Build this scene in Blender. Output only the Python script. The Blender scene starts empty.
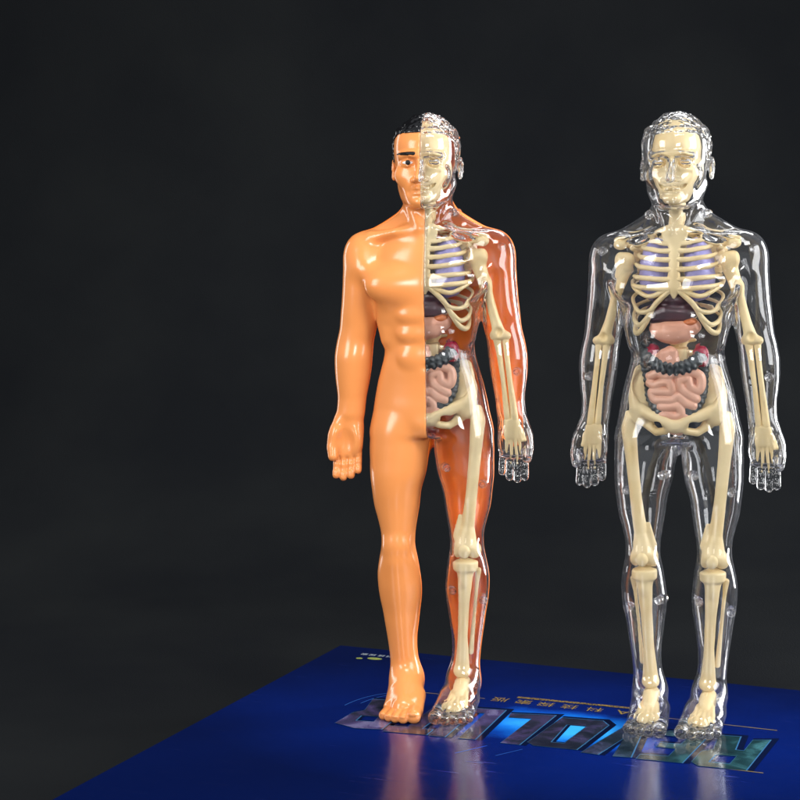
import bpy, math, random, time
import numpy as np
from mathutils import Matrix, Vector, Euler

U = 0.0005                                   # one modelling unit = half a millimetre
C = bpy.context.scene.collection
rng = np.random.default_rng(7)
f32 = np.float32

# ------------------------------------------------------------------ fields
class P:                                     # a shape: distance function + bounds
    def __init__(s, fn, lo, hi):
        s.fn, s.lo, s.hi = fn, np.array(lo, float), np.array(hi, float)

def rotm(r):
    return np.array(Euler([math.radians(a) for a in r]).to_matrix()) if r is not None else None

def ell(c, r, rot=None):
    c = np.array(c, float); r = np.array(r, float); M = rotm(rot)
    def fn(x, y, z):
        x, y, z = x - c[0], y - c[1], z - c[2]
        if M is not None:
            x, y, z = (M[0, 0]*x + M[1, 0]*y + M[2, 0]*z, M[0, 1]*x + M[1, 1]*y + M[2, 1]*z,
                       M[0, 2]*x + M[1, 2]*y + M[2, 2]*z)
        k0 = np.sqrt((x/r[0])**2 + (y/r[1])**2 + (z/r[2])**2)
        k1 = np.sqrt((x/r[0]**2)**2 + (y/r[1]**2)**2 + (z/r[2]**2)**2) + 1e-6
        return k0*(k0 - 1)/k1
    m = r if M is None else np.full(3, r.max())
    return P(fn, c - m, c + m)

def chain(pts, rad, sy=1.0):                 # tapered tube through points; sy flattens it front to back
    pts = np.array(pts, float)
    rad = np.full(len(pts), rad, float) if np.isscalar(rad) else np.array(rad, float)
    def fn(x, y, z):
        best = None
        for i in range(len(pts) - 1):
            a, b = pts[i], pts[i+1]
            d = b - a; d2 = d.copy(); d2[1] /= sy
            L = max(float(d2 @ d2), 1e-9)
            px, py, pz = x - a[0], (y - a[1])/sy, z - a[2]
            t = np.clip((px*d2[0] + py*d2[1] + pz*d2[2])/L, 0, 1)
            e = np.sqrt((px - t*d2[0])**2 + (py - t*d2[1])**2 + (pz - t*d2[2])**2) - (rad[i] + (rad[i+1] - rad[i])*t)
            best = e if best is None else np.minimum(best, e)
        return best
    m = rad[:, None]*np.array([1, max(sy, .3), 1])
    return P(fn, (pts - m).min(0), (pts + m).max(0))

def box(c, hs, r=1.0, rot=None):
    c = np.array(c, float); hs = np.array(hs, float); M = rotm(rot)
    def fn(x, y, z):
        x, y, z = x - c[0], y - c[1], z - c[2]
        if M is not None:
            x, y, z = (M[0, 0]*x + M[1, 0]*y + M[2, 0]*z, M[0, 1]*x + M[1, 1]*y + M[2, 1]*z,
                       M[0, 2]*x + M[1, 2]*y + M[2, 2]*z)
        qx, qy, qz = abs(x) - hs[0] + r, abs(y) - hs[1] + r, abs(z) - hs[2] + r
        return (np.sqrt(np.maximum(qx, 0)**2 + np.maximum(qy, 0)**2 + np.maximum(qz, 0)**2)
                + np.minimum(np.maximum(np.maximum(qx, qy), qz), 0) - r)
    m = hs if M is None else np.full(3, np.linalg.norm(hs))
    return P(fn, c - m, c + m)

def cyl(c, r, hl, axis=1, rot=None, rd=.6):
    c = np.array(c, float); M = rotm(rot)
    def fn(x, y, z):
        p = [x - c[0], y - c[1], z - c[2]]
        if M is not None:
            x, y, z = p
            p = [M[0, 0]*x + M[1, 0]*y + M[2, 0]*z, M[0, 1]*x + M[1, 1]*y + M[2, 1]*z, M[0, 2]*x + M[1, 2]*y + M[2, 2]*z]
        a = p.pop(axis)
        q = np.sqrt(p[0]**2 + p[1]**2) - r + rd; w = abs(a) - hl + rd
        return np.minimum(np.maximum(q, w), 0) + np.sqrt(np.maximum(q, 0)**2 + np.maximum(w, 0)**2) - rd
    m = np.full(3, math.hypot(r, hl))
    return P(fn, c - m, c + m)

def smooth_rows(rows, n=220):
    rows = np.array(sorted(rows), float); z = rows[:, 0]
    zz = np.linspace(z[0], z[-1], n); out = [zz]
    h = np.diff(z)
    for k in range(1, rows.shape[1]):
        v = rows[:, k]; d = np.diff(v)/h
        m = np.empty_like(v); m[0], m[-1] = d[0], d[-1]
        m[1:-1] = (d[:-1]*h[1:] + d[1:]*h[:-1])/(h[:-1] + h[1:])
        i = np.clip(np.searchsorted(z, zz) - 1, 0, len(h) - 1); t = (zz - z[i])/h[i]
        out.append((2*t**3 - 3*t**2 + 1)*v[i] + (t**3 - 2*t**2 + t)*h[i]*m[i] + (-2*t**3 + 3*t**2)*v[i+1] + (t**3 - t**2)*h[i]*m[i+1])
    return np.array(out)

def loft(rows, n=2.0, cap=3.0):              # rows: z, cx, cy, rx, ry_front, ry_back
    T = smooth_rows(rows); z0, z1 = T[0][0], T[0][-1]
    def fn(x, y, z):
        zc = np.clip(z, z0, z1)
        cx, cy, rx, rf, rb = [np.interp(zc, T[0], T[k]).astype(f32) for k in range(1, 6)]
        dy = y - cy; ry = np.where(dy < 0, rf, rb); dx = x - cx
        if n == 2.0:
            k0 = np.sqrt((dx/rx)**2 + (dy/ry)**2)
            k1 = np.sqrt((dx/rx**2)**2 + (dy/ry**2)**2) + 1e-6
            d = k0*(k0 - 1)/k1
        else:
            k0 = (abs(dx/rx)**n + abs(dy/ry)**n)**(1/n)
            d = (k0 - 1)*np.minimum(rx, ry)
        e = np.maximum(z0 - z, z - z1) + cap
        q = np.maximum(d + cap, e)
        return np.where((d > -cap) & (e > 0), np.sqrt(np.maximum(d + cap, 0)**2 + np.maximum(e, 0)**2), q) - cap
    lo = [(T[1] - T[3]).min(), (T[2] - T[4]).min(), z0]; hi = [(T[1] + T[3]).max(), (T[2] + T[5]).max(), z1]
    return P(fn, lo, hi)

def curvy(pts, rad=None, n=4):               # rounded path through points
    p = np.array(pts, float); r = np.full(len(p), 1.0) if rad is None else np.array(rad, float)
    q = np.column_stack([p, r]); q = np.vstack([2*q[0] - q[1], q, 2*q[-1] - q[-2]]); out = []
    for i in range(1, len(q) - 2):
        for t in np.linspace(0, 1, n, endpoint=False):
            a, b, c, d = q[i-1], q[i], q[i+1], q[i+2]
            out.append(.5*(2*b + (c - a)*t + (2*a - 5*b + 4*c - d)*t*t + (3*b - a - 3*c + d)*t**3))
    out.append(q[-2]); out = np.array(out)
    return out[:, :3], out[:, 3]

def mir(p):
    return P(lambda x, y, z: p.fn(-x, y, z), [-p.hi[0], p.lo[1], p.lo[2]], [-p.lo[0], p.hi[1], p.hi[2]])

class Field:
    def __init__(s, lo, hi, h):
        s.h = h; lo = np.array(lo, float); s.lo = lo
        s.n = np.ceil((np.array(hi, float) - lo)/h).astype(int) + 1
        s.ax = [(lo[k] + h*np.arange(s.n[k])).astype(f32) for k in range(3)]
        s.F = np.full(s.n, 60.0, f32)
    def block(s, lo, hi, pad):
        sl = []
        for k in range(3):
            a = max(int((lo[k] - pad - s.lo[k])/s.h), 0); b = min(int((hi[k] + pad - s.lo[k])/s.h) + 2, s.n[k])
            sl.append(slice(a, max(b, a)))
        X = s.ax[0][sl[0]][:, None, None]; Y = s.ax[1][sl[1]][None, :, None]; Z = s.ax[2][sl[2]][None, None, :]
        return tuple(sl), X, Y, Z
    def op(s, kind, k, p, pad=None):
        pad = k + 4*s.h + (3 if pad is None else pad)
        sl, X, Y, Z = s.block(p.lo, p.hi, pad)
        A = s.F[sl]
        if A.size == 0: return
        d = p.fn(X, Y, Z).astype(f32)
        if kind == 'u':
            R = np.minimum(A, d)
            if k > 0: R -= np.maximum(k - abs(A - d), 0)**2/(4*k)
        elif kind == 's':
            d = -d; R = np.maximum(A, d)
            if k > 0: R += np.maximum(k - abs(A - d), 0)**2/(4*k)
        elif kind == 'i':
            R = np.maximum(A, d) + np.maximum(k - abs(A - d), 0)**2/(4*k)
        s.F[sl] = R
    def ops(s, L):
        for kind, k, p in L: s.op(kind, k, p)
        return s

def surface_nets(F, lo, h, flip=False):
    ins = F < 0
    s = np.zeros(tuple(n - 1 for n in F.shape), np.uint8)
    for a in (0, 1):
        for b in (0, 1):
            for c in (0, 1):
                s += ins[a:F.shape[0]-1+a, b:F.shape[1]-1+b, c:F.shape[2]-1+c]
    I = np.argwhere((s > 0) & (s < 8))
    i, j, k = I.T
    acc = np.zeros((len(I), 3)); cnt = np.zeros(len(I))
    cor = [(a, b, c) for a in (0, 1) for b in (0, 1) for c in (0, 1)]
    V = {c: F[i+c[0], j+c[1], k+c[2]] for c in cor}
    for a in cor:
        for ax in range(3):
            if a[ax] == 0:
                b = list(a); b[ax] = 1; b = tuple(b)
                f0, f1 = V[a], V[b]
                m = (f0 < 0) != (f1 < 0)
                t = f0[m]/(f0[m] - f1[m])
                q = np.tile(np.array(a, float), (m.sum(), 1)); q[:, ax] += t
                acc[m] += q; cnt[m] += 1
    verts = (I + acc/cnt[:, None])*h + lo
    idx = np.full(s.shape, -1, np.int32); idx[i, j, k] = np.arange(len(I))
    quads = []
    for ax in range(3):
        u, v = [(1, 2), (2, 0), (0, 1)][ax]
        sa = [slice(None)]*3; sb = [slice(None)]*3
        sa[ax] = slice(0, -1); sb[ax] = slice(1, None)
        A, B = ins[tuple(sa)], ins[tuple(sb)]
        E = np.argwhere(A != B)
        ok = (E[:, u] >= 1) & (E[:, v] >= 1) & (E[:, u] < F.shape[u]-1) & (E[:, v] < F.shape[v]-1)
        E = E[ok]
        fwd = A[tuple(E.T)]
        def cell(du, dv):
            G = E.copy(); G[:, u] += du; G[:, v] += dv
            return idx[tuple(G.T)]
        q = np.stack([cell(-1, -1), cell(0, -1), cell(0, 0), cell(-1, 0)], 1)
        q[~fwd] = q[~fwd][:, ::-1]
        quads.append(q)
    Q = np.concatenate(quads)
    Q = Q[(Q >= 0).all(1)]
    return verts, (Q[:, ::-1] if flip else Q)

def to_mesh(name, parts, mats, smooth=True):
    off = 0; VV, QQ, MI = [], [], []
    for n, (v, q) in enumerate(parts):
        VV.append(v); QQ.append(q + off); MI.append(np.full(len(q), n if len(mats) > 1 else 0)); off += len(v)
    V, Q, MI = np.concatenate(VV)*U, np.concatenate(QQ), np.concatenate(MI)
    me = bpy.data.meshes.new(name)
    me.vertices.add(len(V)); me.vertices.foreach_set('co', V.astype(f32).ravel())
    me.loops.add(Q.size); me.loops.foreach_set('vertex_index', Q.astype(np.int32).ravel())
    me.polygons.add(len(Q)); me.polygons.foreach_set('loop_start', (np.arange(len(Q))*4).astype(np.int32))
    me.polygons.foreach_set('material_index', MI.astype(np.int32))
    me.polygons.foreach_set('use_smooth', np.full(len(Q), smooth))
    me.update(calc_edges=True); me.validate()
    for m in mats: me.materials.append(m)
    return me

def inside(x, y, z):                          # the body field at any point
    g = [np.clip((v - FB.lo[k])/FB.h, 0, FB.n[k] - 1.001) for k, v in enumerate((x, y, z))]
    i = [np.floor(v).astype(int) for v in g]; t = [(a - b).astype(f32) for a, b in zip(g, i)]
    r = 0
    for a in (0, 1):
        for b in (0, 1):
            for c in (0, 1):
                r = r + FB.F[i[0]+a, i[1]+b, i[2]+c]*(t[0] if a else 1 - t[0])*(t[1] if b else 1 - t[1])*(t[2] if c else 1 - t[2])
    return r

def solid(name, ops, mat, h=1.1, clip=None):            # a list of shape operations -> one mesh
    lo = np.min([p.lo for k, _, p in ops if k == 'u'], 0) - 5*h - 4
    hi = np.max([p.hi for k, _, p in ops if k == 'u'], 0) + 5*h + 4
    fd = Field(lo, hi, h).ops(ops)
    if mat is BONE and name not in ('skull', 'foot_bones', 'hand_bones', 'spine'): fd.F += f32(.35)
    if clip is not None: fd.op('i', 1.5, P(lambda x, y, z: inside(x, y, z) + T + clip, lo, hi))
    return to_mesh(name, [surface_nets(fd.F, fd.lo, h)], [mat])

def u(p, k=0): return ('u', k, p)
def s_(p, k=0): return ('s', k, p)

def link(name, me, parent=None, loc=(0, 0, 0)):
    o = bpy.data.objects.new(name, me); C.objects.link(o)
    o.location = loc
    if parent is not None: o.parent = parent
    return o

# ------------------------------------------------------------------ materials
def mat(name, col, rough=.35, **kw):
    m = bpy.data.materials.new(name); m.use_nodes = True
    b = m.node_tree.nodes['Principled BSDF']
    b.inputs['Base Color'].default_value = (*col, 1); b.inputs['Roughness'].default_value = rough
    for k, v in kw.items(): b.inputs[k.replace('_', ' ')].default_value = v
    return m

def vary(m, c2, scale, lo=.35, hi=.7, rough=None, bump=0, detail=4, coord='Object'):
    """colour variation and slight surface relief of the material itself"""
    nt = m.node_tree; b = nt.nodes['Principled BSDF']
    tc = nt.nodes.new('ShaderNodeTexCoord'); no = nt.nodes.new('ShaderNodeTexNoise')
    no.inputs['Scale'].default_value = scale; no.inputs['Detail'].default_value = detail
    nt.links.new(tc.outputs[coord], no.inputs['Vector'])
    mr = nt.nodes.new('ShaderNodeMapRange'); mr.inputs[1].default_value = lo; mr.inputs[2].default_value = hi
    nt.links.new(no.outputs['Fac'], mr.inputs[0])
    mx = nt.nodes.new('ShaderNodeMix'); mx.data_type = 'RGBA'
    mx.inputs[6].default_value = b.inputs['Base Color'].default_value; mx.inputs[7].default_value = (*c2, 1)
    nt.links.new(mr.outputs[0], mx.inputs[0]); nt.links.new(mx.outputs[2], b.inputs['Base Color'])
    if rough:
        r = nt.nodes.new('ShaderNodeMapRange'); r.inputs[3].default_value, r.inputs[4].default_value = rough
        nt.links.new(no.outputs['Fac'], r.inputs[0]); nt.links.new(r.outputs[0], b.inputs['Roughness'])
    if bump:
        n2 = nt.nodes.new('ShaderNodeTexNoise'); n2.inputs['Scale'].default_value = scale*5
        nt.links.new(tc.outputs[coord], n2.inputs['Vector'])
        bp = nt.nodes.new('ShaderNodeBump'); bp.inputs['Strength'].default_value = bump; bp.inputs['Distance'].default_value = .0005
        nt.links.new(n2.outputs['Fac'], bp.inputs['Height']); nt.links.new(bp.outputs[0], b.inputs['Normal'])
    return m

SKIN = vary(mat('orange_plastic', (.72, .262, .077), .17, IOR=1.5), (.69, .240, .066), 28, .4, .75, (.16, .26), .03)
INNER = vary(mat('orange_back_plastic', (.95, .235, .022), .3), (.86, .185, .016), 30, .4, .7, (.22, .4), .04)
BONE = vary(mat('bone_plastic', (.84, .675, .375), .36), (.76, .56, .26), 55, .42, .75, (.3, .5), .06)
HAIR = mat('black_hair_paint', (.006, .006, .007), .16)
WHITE = mat('eye_white_paint', (.8, .8, .78), .25)
BLACK = mat('black_paint', (.005, .004, .004), .5, **{'Specular IOR Level': .25})
LUNG = vary(mat('lavender_lung_plastic', (.30, .27, .56), .4), (.22, .20, .47), 60, .4, .7, None, .08)
LIVER = vary(mat('maroon_liver_plastic', (.045, .012, .020), .28), (.075, .020, .030), 60, .4, .7, None, .05)
STOM = vary(mat('peach_stomach_plastic', (.74, .38, .255), .36), (.67, .31, .20), 60, .4, .7, None, .06)
GUT = vary(mat('pink_intestine_plastic', (.74, .41, .285), .36), (.66, .34, .23), 70, .4, .7, None, .06)
COLON = vary(mat('dark_colon_plastic', (.030, .038, .042), .3), (.05, .06, .062), 60, .4, .7, None, .05)
KID = vary(mat('crimson_kidney_plastic', (.30, .008, .035), .25), (.22, .006, .03), 60, .4, .7, None, .04)
GALL = mat('orange_gallbladder_plastic', (.55, .16, .05), .3)
def clear_plastic():
    m = mat('clear_plastic', (.99, .992, 1.0), .012, IOR=1.47); b = m.node_tree.nodes['Principled BSDF']
    b.inputs['Transmission Weight'].default_value = 1
    nt = m.node_tree
    tc = nt.nodes.new('ShaderNodeTexCoord'); no = nt.nodes.new('ShaderNodeTexNoise'); no.inputs['Scale'].default_value = 90
    nt.links.new(tc.outputs['Object'], no.inputs['Vector'])
    bp = nt.nodes.new('ShaderNodeBump'); bp.inputs['Strength'].default_value = .06; bp.inputs['Distance'].default_value = .0006
    nt.links.new(no.outputs['Fac'], bp.inputs['Height']); nt.links.new(bp.outputs[0], b.inputs['Normal'])
    lw = nt.nodes.new('ShaderNodeLayerWeight'); lw.inputs['Blend'].default_value = .35
    pw = nt.nodes.new('ShaderNodeMath'); pw.operation = 'POWER'; pw.inputs[1].default_value = 1.6; nt.links.new(lw.outputs['Facing'], pw.inputs[0])
    mr = nt.nodes.new('ShaderNodeMapRange'); mr.inputs[3].default_value = .005; mr.inputs[4].default_value = .125; nt.links.new(pw.outputs[0], mr.inputs[0])
    n2 = nt.nodes.new('ShaderNodeTexNoise'); n2.inputs['Scale'].default_value = 260; nt.links.new(tc.outputs['Object'], n2.inputs['Vector'])
    ml = nt.nodes.new('ShaderNodeMath'); ml.operation = 'MULTIPLY'; nt.links.new(mr.outputs[0], ml.inputs[0])
    m2 = nt.nodes.new('ShaderNodeMapRange'); m2.inputs[1].default_value = .3; m2.inputs[2].default_value = .7; m2.inputs[3].default_value = .6; m2.inputs[4].default_value = 1.4
    nt.links.new(n2.outputs['Fac'], m2.inputs[0]); nt.links.new(m2.outputs[0], ml.inputs[1])
    df = nt.nodes.new('ShaderNodeBsdfDiffuse'); df.inputs[0].default_value = (.80, .82, .90, 1)
    tl = nt.nodes.new('ShaderNodeBsdfTranslucent'); tl.inputs[0].default_value = (.80, .82, .90, 1)
    ad = nt.nodes.new('ShaderNodeMixShader'); nt.links.new(df.outputs[0], ad.inputs[1]); nt.links.new(tl.outputs[0], ad.inputs[2])
    mx = nt.nodes.new('ShaderNodeMixShader'); nt.links.new(ml.outputs[0], mx.inputs[0]); nt.links.new(b.outputs[0], mx.inputs[1]); nt.links.new(ad.outputs[0], mx.inputs[2])
    nt.links.new(mx.outputs[0], nt.nodes['Material Output'].inputs['Surface'])
    return m
CLEAR = clear_plastic()

# ------------------------------------------------------------------ the moulded body
SEAM = 3.0                                    # front and back half meet at y = SEAM
H = 1.1
def both(L, p, kind='u', k=4):
    L.append((kind, k, p)); L.append((kind, k, mir(p)))

def body_ops():
    L = []
    L.append(u(loft([(281, 0, 6, 60, 30, 34), (287, 0, 6, 60.8, 31, 35), (296, 0, 5, 60.5, 31.5, 34), (310, 0, 4, 58.7, 31, 31),
        (323, 0, 3, 56.3, 29.5, 28), (336, 0, 2, 53.5, 28.5, 26), (350, 0, 1, 49.5, 28, 25), (363, 0, 1, 46.2, 27.5, 25), (376, 0, 1, 45.4, 27.5, 26),
        (390, 0, 1, 48.5, 28.5, 28), (405, 0, 1, 53.5, 30, 31), (420, 0, 2, 58, 32, 33), (440, 0, 3, 62, 32.5, 34), (455, 0, 5, 61, 32, 31), (470, 0, 6, 52, 29.5, 26), (486, 0, 7, 34, 25, 21), (496, 0, 7, 26, 20, 19)], 2.25)))
    L.append(u(loft([(470, 0, 8, 28, 22, 22), (490, 0, 7, 26, 21.5, 21), (505, 0, 5, 24.3, 21, 21), (520, 0, 4, 23.6, 21, 22), (540, 0, 6, 24, 20, 22)]), 10))
    both(L, chain([(14, 10, 503), (40, 9, 487), (64, 6, 470)], [12, 12, 15]), k=12)
    both(L, ell((67, 4, 462), (20.5, 21, 24)), k=10)
    arm = loft([(300, 83, -1, 13.2, 10.5, 10.5), (310, 81.6, 0, 13.8, 12, 12), (323, 80.8, 1, 15.2, 14, 14), (336, 80.4, 2, 17.2, 16, 16), (349, 79.8, 3, 18.8, 18, 17.5),
        (362, 79, 3, 19.4, 18.5, 18), (376, 77.2, 4, 19, 17.5, 17.5), (389, 74.3, 4, 18.8, 18, 18), (404, 73, 4, 18.5, 19.5, 19), (418, 72, 4, 18, 20.5, 20), (434, 71.2, 4, 17.6, 21, 21), (450, 70.5, 4, 17.2, 21, 21), (466, 69, 4, 15, 18, 18)])
    both(L, arm, k=5)
    both(L, ell((29, -20.5, 433), (31, 14, 19), (0, 0, -10)), k=9)           # chest
    both(L, chain([(48, -18, 438), (64, -11, 452)], [9, 9]), k=12)
    both(L, chain([(9, -15, 489), (30, -15, 487), (56, -7, 482)], [3.6, 4, 4.5]), k=9)
    both(L, chain([(20, 2, 524), (13, -12, 505), (5.5, -17, 490)], [5, 5, 4]), k=5)
    for z, hz, yy, rx in ((404, 9, -23.3, 15), (385, 9.5, -22.4, 15), (362, 12.5, -21.8, 15)):
        both(L, ell((13.5, yy, z), (rx, 6.5, hz)), k=4)
    both(L, chain([(38, -16, 412), (43, -11, 396), (41, -11, 380)], [5, 5, 4]), k=12)
    L.append(s_(ell((0, -29.5, 352), (2.2, 4, 3)), 3))
    both(L, chain([(50, -30, 320), (28, -36, 287), (10, -36, 272)], [2, 2.4, 3]), 's', 9)
    # legs
    leg = loft([(18, 29.5, 6, 14, 16, 17), (32, 29.8, 5, 14.6, 15, 17), (45, 31.5, 4, 14.6, 13.5, 15), (60, 33, 4, 14.6, 14, 15.5), (73, 33.8, 4, 15.5, 15, 17), (86.7, 34, 4, 17.4, 16.5, 20),
        (100, 34.2, 4, 19.2, 17.5, 23.5), (113.6, 34.5, 3, 21.4, 19, 26), (127, 35, 2, 22.3, 20, 26.5), (140, 35.7, 1, 21.7, 20, 25), (154, 35.5, 0, 19.7, 20.5, 21.5), (168, 35.5, 0, 17.1, 21, 20),
        (181, 35.3, 0, 17.3, 22, 21), (196, 35.8, 1, 20, 24, 23.5), (208.6, 36.5, 2, 22.8, 26, 26), (225, 36.5, 2, 25, 28, 28), (241.6, 35, 3, 28.3, 30, 31), (256, 33.8, 4, 29.6, 30.5, 33), (272, 33, 5, 30.3, 31, 35), (290, 32, 5, 28.6, 30, 33), (306, 30, 4, 24, 24, 26)], 2.1)
    both(L, leg, k=6)
    L.append(s_(box((0, 0, 246), (1.6, 60, 36), 1.2), 3))
    both(L, ell((26, 22, 286), (25, 17, 26)), k=14)
    both(L, ell((35, -14, 168), (10.5, 8, 12)), k=9)
    both(L, chain([(35, -14, 150), (33.6, -10.5, 110), (31, -6, 60), (30, -3, 36)], [6, 5, 4, 4]), k=12)
    L.append(u(ell((0, -15, 293), (12, 11, 10)), 9))
    # feet
    both(L, ell((29, 16, 12), (13, 15, 13)), k=6)
    both(L, ell((29.5, 0, 22), (14.6, 18, 18)), k=8); both(L, ell((28, -12, 14), (15.5, 18, 13)), k=8)
    both(L, chain([(29.5, 2, 30), (28, -18, 21), (26, -38, 11.5)], [14.6, 14, 10.5]), k=12)
    both(L, chain([(16, -16, 15), (12.5, -42, 8)], [9, 8]), k=7)
    both(L, chain([(38, -10, 11), (40, -32, 7.2)], [9, 7.4]), k=7)
    both(L, chain([(27, -20, 12), (27, -42, 8)], [10, 8]), k=7)
    for x0, y0, x1, y1, r in ((12, -43, 10.8, -61, 7.2), (20.6, -45, 20.9, -63.5, 5.3), (28.2, -44, 29.2, -61.5, 5.0), (35.2, -41, 36.6, -58, 4.8), (41.6, -36, 43.2, -52.5, 4.9)):
        both(L, chain([(x0, y0, r + 1.5), (x1, y1, r*.92)], [r*.92, r]), k=1.6)
        both(L, ell((x1, y1 - r*.72, r*1.35), (r*.62, r*.5, r*.36), (-40, 0, 0)), k=.8)
    # hands
    both(L, loft([(259, 85.8, -4.5, 13.2, 6, 6), (268, 85.2, -4, 14.4, 7.5, 8), (278, 84.2, -3, 14.8, 8.5, 9), (288, 83.4, -2, 14.4, 9.5, 9.5), (303, 82.8, -1, 13, 10.2, 10.2), (318, 81.6, 0, 11, 9, 9)], 2.3), k=5)
    both(L, chain([(92, -4, 297), (98.5, -8, 281), (100.2, -11, 270), (99.2, -13, 260.5)], [7.5, 6.6, 5.6, 4.9]), k=3)
    both(L, ell((95, -9, 280), (7, 7, 13), (0, 8, 0)), k=4)
    both(L, ell((76, -8, 276), (6, 5, 14)), k=4)
    for x0, x1, tip, r in ((95.8, 96.6, 235.8, 4.2), (88.8, 89.2, 233.6, 4.4), (81.4, 81.4, 235.6, 4.3), (74.4, 73.9, 241, 3.9)):
        zs = np.linspace(265, tip + r, 4); ys = (-5, -6.6, -8.2, -10.6)
        for i in range(3):
            xa, xb = x0 + (x1 - x0)*i/3, x0 + (x1 - x0)*(i + 1)/3
            both(L, chain([(xa, ys[i], zs[i] - 1.2), ((xa+xb)/2, (ys[i]+ys[i+1])/2 - .5, (zs[i]+zs[i+1])/2), (xb, ys[i+1], zs[i+1] + 1.2)], [r*.93, r*1.0, r*.93]), k=1.2)
    both(L, ell((86, -15.5, 276), (8, 5, 10)), 's', 6)
    return L

def head_ops():
    L = []
    L.append(u(ell((0, 3, 566), (31.2, 38.5, 37)), 5))
    L.append(u(loft([(512, 0, -14, 11, 20, 14), (516, 0, -12, 16, 26.5, 16), (522, 0, -9, 20.5, 30.5, 18), (530, 0, -6, 24.2, 32.5, 22), (540, 0, -3, 27.4, 34, 26), (550, 0, -1, 29.8, 34.5, 30), (560, 0, 0, 31, 36.5, 33), (575, 0, 0, 31.2, 36.5, 35), (588, 0, 2, 29, 33, 34)], 2.35, 4), 4))
    L.append(u(chain([(-20, -31, 560.5), (-9, -36.2, 561.5), (9, -36.2, 561.5), (20, -31, 560.5)], [3, 4, 4, 3]), 4))
    both(L, ell((12.6, -37.8, 553.5), (8, 4.5, 4.6)), 's', 4)
    both(L, ell((12.6, -31.5, 554.2), (6.6, 4.8, 3.7)), k=1.5)
    both(L, chain([(6.5, -33, 553.4), (12.6, -36.4, 557.2), (19, -32.2, 554)], [.9, 1.2, .9]), k=1)
    both(L, chain([(7, -33.5, 552.6), (12.6, -35.6, 551), (18.6, -32, 552.4)], [.8, .9, .8]), k=1)
    both(L, ell((18, -26, 542), (9, 6, 8)), k=10)
    L.append(u(chain([(0, -34, 560), (0, -40, 548), (0, -45.5, 539)], [3.2, 3.6, 4.6]), 3.5))
    both(L, ell((5.6, -38.8, 536.6), (3.5, 4, 3)), k=2.2)
    both(L, ell((2.8, -43.2, 533.6), (1.4, 2, 1.2)), 's', 1)
    both(L, chain([(6.8, -40, 532), (12.5, -36, 525)], [1, 1]), 's', 5)
    L.append(u(chain([(-9, -34, 527.6), (-3, -38.4, 529.2), (0, -38.6, 528.6), (3, -38.4, 529.2), (9, -34, 527.6)], [1.2, 2, 2, 2, 1.2]), 1.8))
    L.append(u(chain([(-8, -34.4, 525), (0, -38, 523.6), (8, -34.4, 525)], [1.2, 2.4, 1.2]), 1.8))
    L.append(s_(chain([(-9.5, -36.4, 526.6), (0, -41.2, 526.4), (9.5, -36.4, 526.6)], [.8, 1, .8]), .8))
    L.append(s_(chain([(-6, -39.5, 519.5), (6, -39.5, 519.5)], [1.6, 1.6]), 3))
    L.append(u(ell((0, -32, 514.8), (10.5, 8.5, 6)), 4))
    both(L, chain([(25, 0, 533), (19.5, -12, 521), (10, -26, 514.5)], [3.5, 4, 4]), k=10)
    both(L, ell((33.2, 6, 549), (3.2, 7, 11), (10, 0, 14)), k=1.5)
    both(L, ell((36, 3.5, 549.5), (1.8, 3.6, 7.2), (10, 0, 14)), 's', 1)
    both(L, ell((33.5, 1, 541.5), (2.4, 3, 4)), k=1.5)
    return L

t0 = time.time()
FB = Field((-116, -76, -6), (116, 56, 620), H)
FB.ops(body_ops() + head_ops())
def soften(lo, hi, n, feather=8.0):
    sl, x, y, z = FB.block(lo, hi, 0)
    A = FB.F[sl]; B = A.copy()
    for _ in range(n):
        for k in range(3): B = (np.roll(B, 1, k) + 2*B + np.roll(B, -1, k))*f32(.25)
    w = np.ones((1, 1, 1), f32)
    for v, a, b in ((x, lo[0], hi[0]), (y, lo[1], hi[1]), (z, lo[2], hi[2])):
        w = w*np.clip((np.minimum(v - a, b - v) - 7)/feather, 0, 1)
    FB.F[sl] = A + (B - A)*np.clip(w*1.5, 0, 1)
soften((-122, -76, 285), (122, 64, 530), 5)
soften((-76, -76, 24), (76, 64, 315), 5)
# soles rest flat on the box
sl = FB.block((-80, -80, -6), (80, 60, 12), 0)[0]
FB.F[sl] = np.maximum(FB.F[sl], -(FB.ax[2][sl[2]][None, None, :]) + 0.0)
X, Y, Z = FB.ax[0][:, None, None], FB.ax[1][None, :, None], FB.ax[2][None, None, :]

def blur(a, n=1, axes=(0, 1, 2)):
    for _ in range(n):
        for k in axes: a = (np.roll(a, 1, k) + a*2 + np.roll(a, -1, k))/4
    return a
hs = FB.block((-44, -50, 520), (44, 52, 614), 0)[0]
hx, hy, hz = FB.ax[0][hs[0]][:, None, None], FB.ax[1][hs[1]][None, :, None], FB.ax[2][hs[2]][None, None, :]
grain = blur(rng.normal(size=FB.F[hs].shape), 1)
grain = grain + 1.3*blur(blur(rng.normal(size=FB.F[hs].shape), 2, (0, 2)), 4, (1,))
grain /= grain.std()
lock = blur(rng.normal(size=FB.F[hs].shape), 6); lock /= lock.std()
hairline = np.interp(hy, [-40, -29, -22, -13, -9, -2, 0, 12, 18, 44], [583, 583, 581.5, 575, 557, 554, 566, 566, 542, 528]).astype(f32)
hmask = np.clip((hz + 0.2*grain - hairline)/1.4 + .5, 0, 1)
FH = FB.F.copy()                              # the same body with moulded hair
FH[hs] = FB.F[hs] - hmask*(1.2 + .36*grain + .12*lock).astype(f32)

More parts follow.
